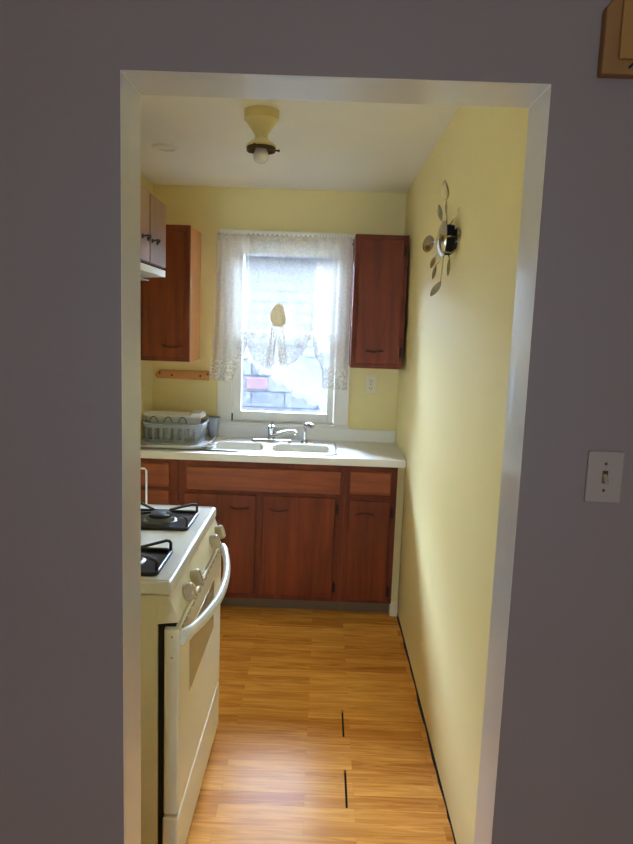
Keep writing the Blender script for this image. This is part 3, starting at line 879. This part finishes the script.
# ---------------------------------------------------------------- ceiling fixtures
cl = thing('ceiling_lamp', (-.269, 2.706, ZC), 'cream porcelain ceiling lamp with one bare bulb', 'ceiling lamp')
MB().lathe([(0.0000, 0.0000), (0.0669, 0.0000), (0.0669, -0.0298), (0.0689, -0.0335), (0.0621, -0.0391), (0.0563, -0.0437), (0.0485, -0.0558), (0.0349, -0.0744), (0.0252, -0.0893), (0.0238, -0.0967), (0.0262, -0.1042), (0.0000, -0.1042)], (-.269, 2.706, ZC - .0005), 40).build('canopy', M['lampcream'], cl)
o = MB().lathe([(0.0233, -0.1004), (0.0291, -0.1060), (0.0466, -0.1172), (0.0582, -0.1274), (0.0587, -0.1330), (0.0567, -0.1330), (0.0436, -0.1218), (0.0194, -0.1116), (0.0000, -0.1116)], (-.269, 2.706, ZC - .0005), 40).build('shade_holder', M['lampcream'], cl)
MB().lathe([(0.0558, -0.1335), (0.0553, -0.1469), (0.0524, -0.1469), (0.0524, -0.1358), (0.0427, -0.1256), (0.0194, -0.1149), (0.0175, -0.1135), (0.0291, -0.1158), (0.0432, -0.1232), (0.0558, -0.1335)], (-.269, 2.706, ZC - .0005), 40).build('rusty_rim', M['rust'], o)
for a in (15, 135, 255):
    t = MB()
    d = Vector((math.cos(math.radians(a)), math.sin(math.radians(a)), 0))
    c = Vector((-.269, 2.706, ZC - .139)) + d * .056
    t.tube([c, c + d * .014], .0032, 8); t.lathe([(0, 0), (.005, 0), (.005, .004), (0, .004)], c + d * .012, 8, rot_to(d))
    t.build('thumb_screw', M['bronze'], o)
MB().lathe([(0.0116, -0.1135), (0.0136, -0.1256), (0.0213, -0.1395), (0.0281, -0.1562), (0.0291, -0.1674), (0.0262, -0.1804), (0.0175, -0.1888), (0.0000, -0.1916)], (-.269, 2.706, ZC), 32).build('bulb', M['bulb'], cl)
cr = thing('ceiling_ring', (-.776, 3.293, ZC), 'thin round cover ring on the ceiling left of the lamp', 'cover plate')
MB().lathe([(0, -.004), (.040, -.004), (.043, -.009), (.052, -.010), (.060, -.006), (.062, 0), (0, 0)], (-.776, 3.293, ZC - .0003), 40).build('ring', M['trim'], cr)

# ---------------------------------------------------------------- near wall fittings
sw = thing('light_switch', (.474, YN, 1.336), 'ivory toggle light switch plate on the grey wall right of doorway', 'light switch')
B(.4445, .5035, YN - .006, YN - .0003, 1.336, 1.423, bev=.002).build('cover_plate', M['plate'], sw)
B(.4695, .4785, YN - .0068, YN - .0045, 1.3695, 1.3905).build('toggle_slot', M['rust'], sw)
t = MB().prism([(YN - .005, 1.373), (YN - .005, 1.387), (YN - .016, 1.374), (YN - .017, 1.369)], 0, .4705, .4775, bev=.001)
t.build('toggle', M['toggle'], sw)
for z in (1.357, 1.402):
    MB().lathe([(0, 0), (.0025, 0), (.002, .001), (0, .0012)], (.474, YN - .006, z), 10, rot_to((0, -1, 0))).build('screw', M['rust'], sw)

pq = thing('wall_plaque', (.50, YN, 2.0), 'wooden plaque with chamfered corners high on the grey wall right of doorway', 'plaque')
x0, x1, z0, z1 = .404, .60, 2.004, 2.134
MB().prism([(x0, z0), (x1, z0), (x1, z1 - .035), (x1 - .03, z1), (x0 + .03, z1), (x0, z1 - .035)], 1, YN - .02, YN - .0005, bev=.003).build('backboard', M['plaquef'], pq)
o = MB().prism([(x0 + .022, z0 + .020), (x1 - .022, z0 + .020), (x1 - .022, z1 - .02), (x0 + .022, z1 - .02)], 1, YN - .027, YN - .0195, bev=.003).build('raised_panel', M['plaque'], pq)
t = MB()
for k in range(3):
    x = .444 + .010 * k
    t.tube([(x, YN - .0215, 2.013), (x + .024, YN - .0295, 2.040)], .0018, 6)
t.build('black_stroke', M['dark'], pq)['label'] = 'slanting black strokes across the lower edge'

# ---------------------------------------------------------------- sconce on the right wall
sc_ = thing('wall_sconce', (.4605, 2.506, 1.94), 'polished metal sconce with leaves and discs on the yellow right wall', 'wall sconce')
def leaf(t, base, tip, wid, normal, bulge=.15, n=8):
    base, tip = Vector(base), Vector(tip); d = tip - base; Ln = d.length; d.normalize()
    nr = Vector(normal); nr = (nr - d * nr.dot(d)).normalized(); s = d.cross(nr)
    top, bot = [], []
    tb_ = bmesh.new(); rows = []
    for i in range(n + 1):
        u = i / n; w = wid * math.sin(PI * min(1, u * .92 + .04)) ** .8
        c = base + d * Ln * u
        row = []
        for k in (-1, -.5, 0, .5, 1):
            row.append((c + s * w * k + nr * (bulge * wid * (k * k) * .8 + .0), c + s * w * k + nr * (bulge * wid * (k * k) * .8 - .0012)))
        rows.append(row)
    V = [[(tb_.verts.new(a), tb_.verts.new(b)) for a, b in r] for r in rows]
    for i in range(n):
        for k in range(4):
            tb_.faces.new((V[i][k][0], V[i + 1][k][0], V[i + 1][k + 1][0], V[i][k + 1][0]))
            tb_.faces.new((V[i][k][1], V[i][k + 1][1], V[i + 1][k + 1][1], V[i + 1][k][1]))
        tb_.faces.new((V[i][0][0], V[i][0][1], V[i + 1][0][1], V[i + 1][0][0]))
        tb_.faces.new((V[i][4][0], V[i + 1][4][0], V[i + 1][4][1], V[i][4][1]))
    bmesh.ops.recalc_face_normals(tb_, faces=list(tb_.faces))
    t.join(tb_); t.smooth = True
SY, SZ = 2.506, 1.939
MB().lathe([(0, 0), (.036, 0), (.036, .005), (.03, .009), (.012, .010), (.012, .02), (0, .02)], (.4605, SY, SZ), 28, rot_to((-1, 0, 0))).build('wall_mount', M['dark'], sc_)
t = MB()
t.box(.420, .4505, SY - .032, SY + .032, SZ - .054, SZ + .048, bev=.006)
t.build('candle_box', M['dark'], sc_)
t = MB(); t.tube([(.452, SY - .034, SZ + .004), (.435, SY - .040, SZ + .005), (.415, SY - .036, SZ + .003)], .004, 8); t.build('bracket', M['steel'], sc_)
t = MB(); t.tube([(.450, SY - .030, SZ - .046), (.437, SY - .037, SZ - .051), (.418, SY - .034, SZ - .049)], .004, 8); t.build('bracket', M['steel'], sc_)
t = MB(); t.smooth = True
t.lathe([(0, .020), (.02, .019), (.040, .014), (.056, .006), (.063, 0), (.0645, -.002), (.063, -.0035), (.048, -.003), (0, -.001)], (.413, SY, SZ), 36, rot_to((-1, 0, 0)))
t.build('shield', M['steel'], sc_)
def stem(p, r, par=None): MB().tube(p, r, 6).build('stem', M['steel'], par or sc_)
for (x, y, z, r, nn) in ((.390, 2.708, 1.945, .033, (-.8, -.5, .1)), (.4495, 2.435, 1.944, .027, (-.95, -.31, 0))):
    t = MB()
    t.lathe([(0, .004), (r * .5, .003), (r * .9, 0), (r, -.001), (r * .97, -.003), (0, -.002)], (x, y, z), 28, rot_to(nn))
    dd = t.build('disc', M['steelleaf'], sc_)
    stem([(x + .003, y, z), (.428, SY + (.03 if y > SY else -.03), SZ + .005)], .002, dd)
def addleaf(b, tp, w, nn, m_=None):
    t = MB(); leaf(t, b, tp, w, nn); return t.build('leaf', m_ or M['steelleaf'], sc_)
addleaf((.410, 2.468, 2.066), (.397, 2.425, 2.124), .019, (-.8, -.6, -.1))
addleaf((.421, 2.604, 2.017), (.410, 2.626, 2.078), .012, (-.8, -.6, -.1), M['steel'])
addleaf((.419, 2.496, 2.022), (.417, 2.506, 2.068), .008, (-.9, -.4, 0), M['steel'])
addleaf((.410, 2.637, 1.890), (.397, 2.647, 1.847), .012, (-.8, -.6, 0))
addleaf((.404, 2.571, 1.851), (.395, 2.571, 1.800), .009, (-.8, -.6, 0))
addleaf((.434, 2.463, 1.868), (.430, 2.452, 1.805), .008, (-.8, -.6, 0))
addleaf((.417, 2.517, 1.789), (.382, 2.506, 1.735), .014, (-.6, -.8, .2))
stem([(.425, SY, SZ + .045), (.419, SY - .015, SZ + .09), (.411, SY - .038, SZ + .128)], .0026)
stem([(.425, SY + .02, SZ + .045), (.423, 2.56, 1.99), (.421, 2.604, 2.019)], .002)
stem([(.425, SY - .005, SZ + .045), (.419, 2.496, 2.024)], .002)
stem([(.43, SY - .02, SZ + .045), (.446, 2.44, 2.015), (.450, 2.42, 2.035)], .002)
stem([(.419, SY + .03, SZ - .05), (.412, 2.60, SZ - .04), (.410, 2.637, 1.891)], .0018)
stem([(.419, SY + .01, SZ - .055), (.410, 2.55, SZ - .08), (.404, 2.571, 1.852)], .0018)
stem([(.430, SY - .02, SZ - .054), (.434, 2.463, 1.869)], .002)
stem([(.420, SY, SZ - .055), (.418, SY, SZ - .10), (.416, 2.517, 1.788)], .0022)

# ---------------------------------------------------------------- curtains
RZ, RY = 2.122, 4.095
rd = thing('curtain_rod', (-.25, RY, RZ), 'thin curtain rod across the top of the window', 'curtain rod')
MB().tube([(-.648, YB - .02, RZ + .006), (-.652, RY + .01, RZ + .006), (-.645, RY, RZ + .006), (-.25, RY, RZ), (.142, RY, RZ - .006), (.150, RY + .01, RZ - .006), (.148, YB - .02, RZ - .006)], .005, 8).build('rod', M['plate'], rd)
t = MB()
t.box(-.657, -.640, YB - .026, YB - .0185, RZ - .012, RZ + .022, bev=.002); t.build('bracket', M['rust'], rd)
t = MB(); t.box(.142, .158, YB - .026, YB - .0185, RZ - .024, RZ + .01, bev=.002)
t.build('bracket', M['rust'], rd)
def interp(tab, x):
    if x <= tab[0][0]: return tab[0][1]
    for (a, b), (c, d) in zip(tab, tab[1:]):
        if x <= c:
            u = (x - a) / (c - a); return b + (d - b) * u
    return tab[-1][1]
cu = thing('curtain', (-.25, RY, RZ), 'sheer white lace curtain with its middle knotted up, hanging over the window', 'curtain')
def panel(name, xa, xb, hem, mat, folds, amp, pinch=None, flare=0, nu=150, nv=60, lace_h=.05, ph=0):
    def pos(u, v):
        x = xa + (xb - xa) * u
        zb = interp(hem, x); zt = RZ + .014
        z = zt + (zb - zt) * v
        a = amp * (.5 + .5 * v)
        y = RY - .008 + a * math.sin(2 * PI * folds * u + ph + .6 * math.sin(5 * u + v))
        if abs(z - RZ) < .012: y = RY - .013 - (.004 * math.cos(2 * PI * folds * u))
        if z > RZ + .006: z += .006 * math.sin(2 * PI * folds * 3 * u)
        if flare: x += flare * (1 - u) * v * v
        if pinch:
            px, pz, s = pinch
            d2 = ((x - px) / .16) ** 2 + ((z - pz) / .17) ** 2
            k = math.exp(-d2 * 1.4)
            y -= .045 * math.exp(-d2 * 2.5)
            if z > pz: x += (px - x) * .35 * k
            else: x += (px - x) * .30 * k
        return (x, y, z)
    vl = .86
    o = MB().grid(lambda u, v: pos(u, v * vl), nu, nv).build(name, mat, cu)
    MB().grid(lambda u, v: pos(u, vl + (1 - vl) * v), nu, 12).build('lace_hem', M['lace'], o)
    MB().tube([pos(i / nu, 1.0) for i in range(nu + 1)], .0022, 6).build('hem_edge', M['hemedge'], o)
    return o
panel('left_panel', -.655, -.462, [(-.655, 1.275), (-.56, 1.262), (-.54, 1.27), (-.50, 1.38), (-.462, 1.50)], M['sheerd'], 4, .010, flare=-.035, nu=100)
hemS = [(-.475, 1.50), (-.452, 1.46), (-.42, 1.405), (-.38, 1.372), (-.335, 1.352), (-.318, 1.357), (-.303, 1.45), (-.289, 1.60), (-.274, 1.46), (-.255, 1.368), (-.235, 1.364), (-.18, 1.395), (-.13, 1.445), (-.09, 1.53), (-.055, 1.66)]
panel('swag_panel', -.475, -.055, hemS, M['sheer'], 5, .010, pinch=(-.288, 1.66, 1), ph=1.0, nu=240)
panel('right_panel', -.068, .147, [(-.068, 1.53), (-.05, 1.44), (-.02, 1.395), (-.004, 1.36), (.002, 1.245), (.147, 1.235)], M['sheerd'], 4, .009, nu=110, ph=2)
# gathered knot and the folds hanging from it
t = MB(); t.smooth = True
def kn(u, v):
    a = 2 * PI * u; b = PI * (v - .5)
    r = 1 + .16 * math.sin(5 * a + 1.5 * v) * math.cos(b)
    w = .014 + .044 * (1 - v) ** .7
    return (-.279 + .004 * math.sin(9 * v) + w * math.cos(b) ** .6 * math.cos(a) * r, RY - .056 + .018 * math.cos(b) * math.sin(a) * r,
            1.680 + .060 * math.sin(b) - .014 * math.cos(a) ** 2 * (1 - v) + .006 * math.sin(7 * a) * (1 - v))
t.grid(kn, 64, 24)
t.build('knot', M['knot'], cu)['label'] = 'yellowed gathered knot'
for (xt, zt, w0, w1) in ((-.322, 1.385, .016, .030), (-.243, 1.395, .015, .028)):
    def tail(u, v, xt=xt, zt=zt, w0=w0, w1=w1):
        xc = (-.296 if xt < -.28 else -.266); xc += (xt - xc) * v
        w = w0 + (w1 - w0) * v
        return (xc + w * (u - .5) * 2, RY - .052 + .007 * math.sin(u * 4 * PI) * (.4 + v), 1.655 + (zt - 1.655) * v - .02 * v * math.sin(PI * u))
    MB().grid(tail, 32, 30).build('gathered_fold', M['fold'], cu)
# thin cord at the right side of the window
cdt = MB().tube([(.1475, YB - .024, 2.085), (.1465, YB - .024, 1.90), (.147, YB - .024, 1.70), (.146, YB - .024, 1.545), (.141, YB - .024, 1.532), (.134, YB - .024, 1.538), (.132, YB - .024, 1.555)], .0022, 6)
tag(cdt.build('hanging_cord', M['cord']), 'thin reddish cord with hooked end hanging down the right window casing', 'cord')

# ---------------------------------------------------------------- camera and light
cam = bpy.data.cameras.new('camera'); co = bpy.data.objects.new('camera', cam); COL.objects.link(co)
cam.sensor_fit = 'VERTICAL'; cam.sensor_height = 36.0
F = 675.49
cam.lens = F / 844 * 36
cam.clip_start = .02
Yv = Vector((324.8 - 316.5, 327 - 422, F)).normalized()      # optical frame: right, down, forward
D = Vector((145 - 316.5, 5210 - 422, F)); D -= D.dot(Yv) * Yv; D.normalize()
Xv = D.cross(Yv)
# world axes in optical frame are Xv, Yv, -D ; camera axes in world:
R = Matrix((Xv, Yv, -D))            # optical -> world
rx = R @ Vector((1, 0, 0)); up = R @ Vector((0, -1, 0)); bk = R @ Vector((0, 0, -1))
co.matrix_world = Matrix(((rx.x, up.x, bk.x, 0), (rx.y, up.y, bk.y, 0), (rx.z, up.z, bk.z, 1.61), (0, 0, 0, 1)))
SC.camera = co

w = bpy.data.worlds.new('overcast_sky'); SC.world = w; w.use_nodes = True
nt = w.node_tree; bg = nt.nodes['Background']
tc = nd(nt, 'ShaderNodeTexCoord'); sep = nd(nt, 'ShaderNodeSeparateXYZ')
nt.links.new(tc.outputs['Generated'], sep.inputs[0])
rmp = nd(nt, 'ShaderNodeValToRGB')
rmp.color_ramp.elements[0].position = .0; rmp.color_ramp.elements[0].color = (.53, .69, .98, 1)
rmp.color_ramp.elements[1].position = .7; rmp.color_ramp.elements[1].color = (.74, .92, 1.28, 1)
nt.links.new(sep.outputs['Z'], rmp.inputs['Fac']); nt.links.new(rmp.outputs['Color'], bg.inputs['Color'])
bg.inputs['Strength'].default_value = 115.0

def portal(name, loc, rot, sx, sy):
    l = bpy.data.lights.new(name, 'AREA'); l.shape = 'RECTANGLE'; l.size = sx; l.size_y = sy
    l.cycles.is_portal = True
    o = bpy.data.objects.new(name, l); COL.objects.link(o); o.location = loc; o.rotation_euler = rot
portal('window_portal', ((WX0 + WX1) / 2, YB + .145, (WZ0 + WZ1) / 2), (-PI / 2, 0, 0), WX1 - WX0, WZ1 - WZ0)
portal('added_window_portal_left', (XL - .125, (LY0 + LY1) / 2, (LZ0 + LZ1) / 2), (0, -PI / 2, 0), LZ1 - LZ0, LY1 - LY0)
portal('added_window_portal_near', ((nx0 + nx1) / 2, RY0 - .105, (nz0 + nz1) / 2), (PI / 2, 0, 0), nx1 - nx0, nz1 - nz0)

SC.view_settings.view_transform = 'Standard'; SC.view_settings.look = 'None'
SC.view_settings.exposure = .72; SC.view_settings.gamma = 1; SC.view_settings.use_curve_mapping = False
c = SC.cycles
c.max_bounces = 14; c.diffuse_bounces = 8; c.glossy_bounces = 6; c.transmission_bounces = 8; c.transparent_max_bounces = 24
c.sample_clamp_indirect = 6
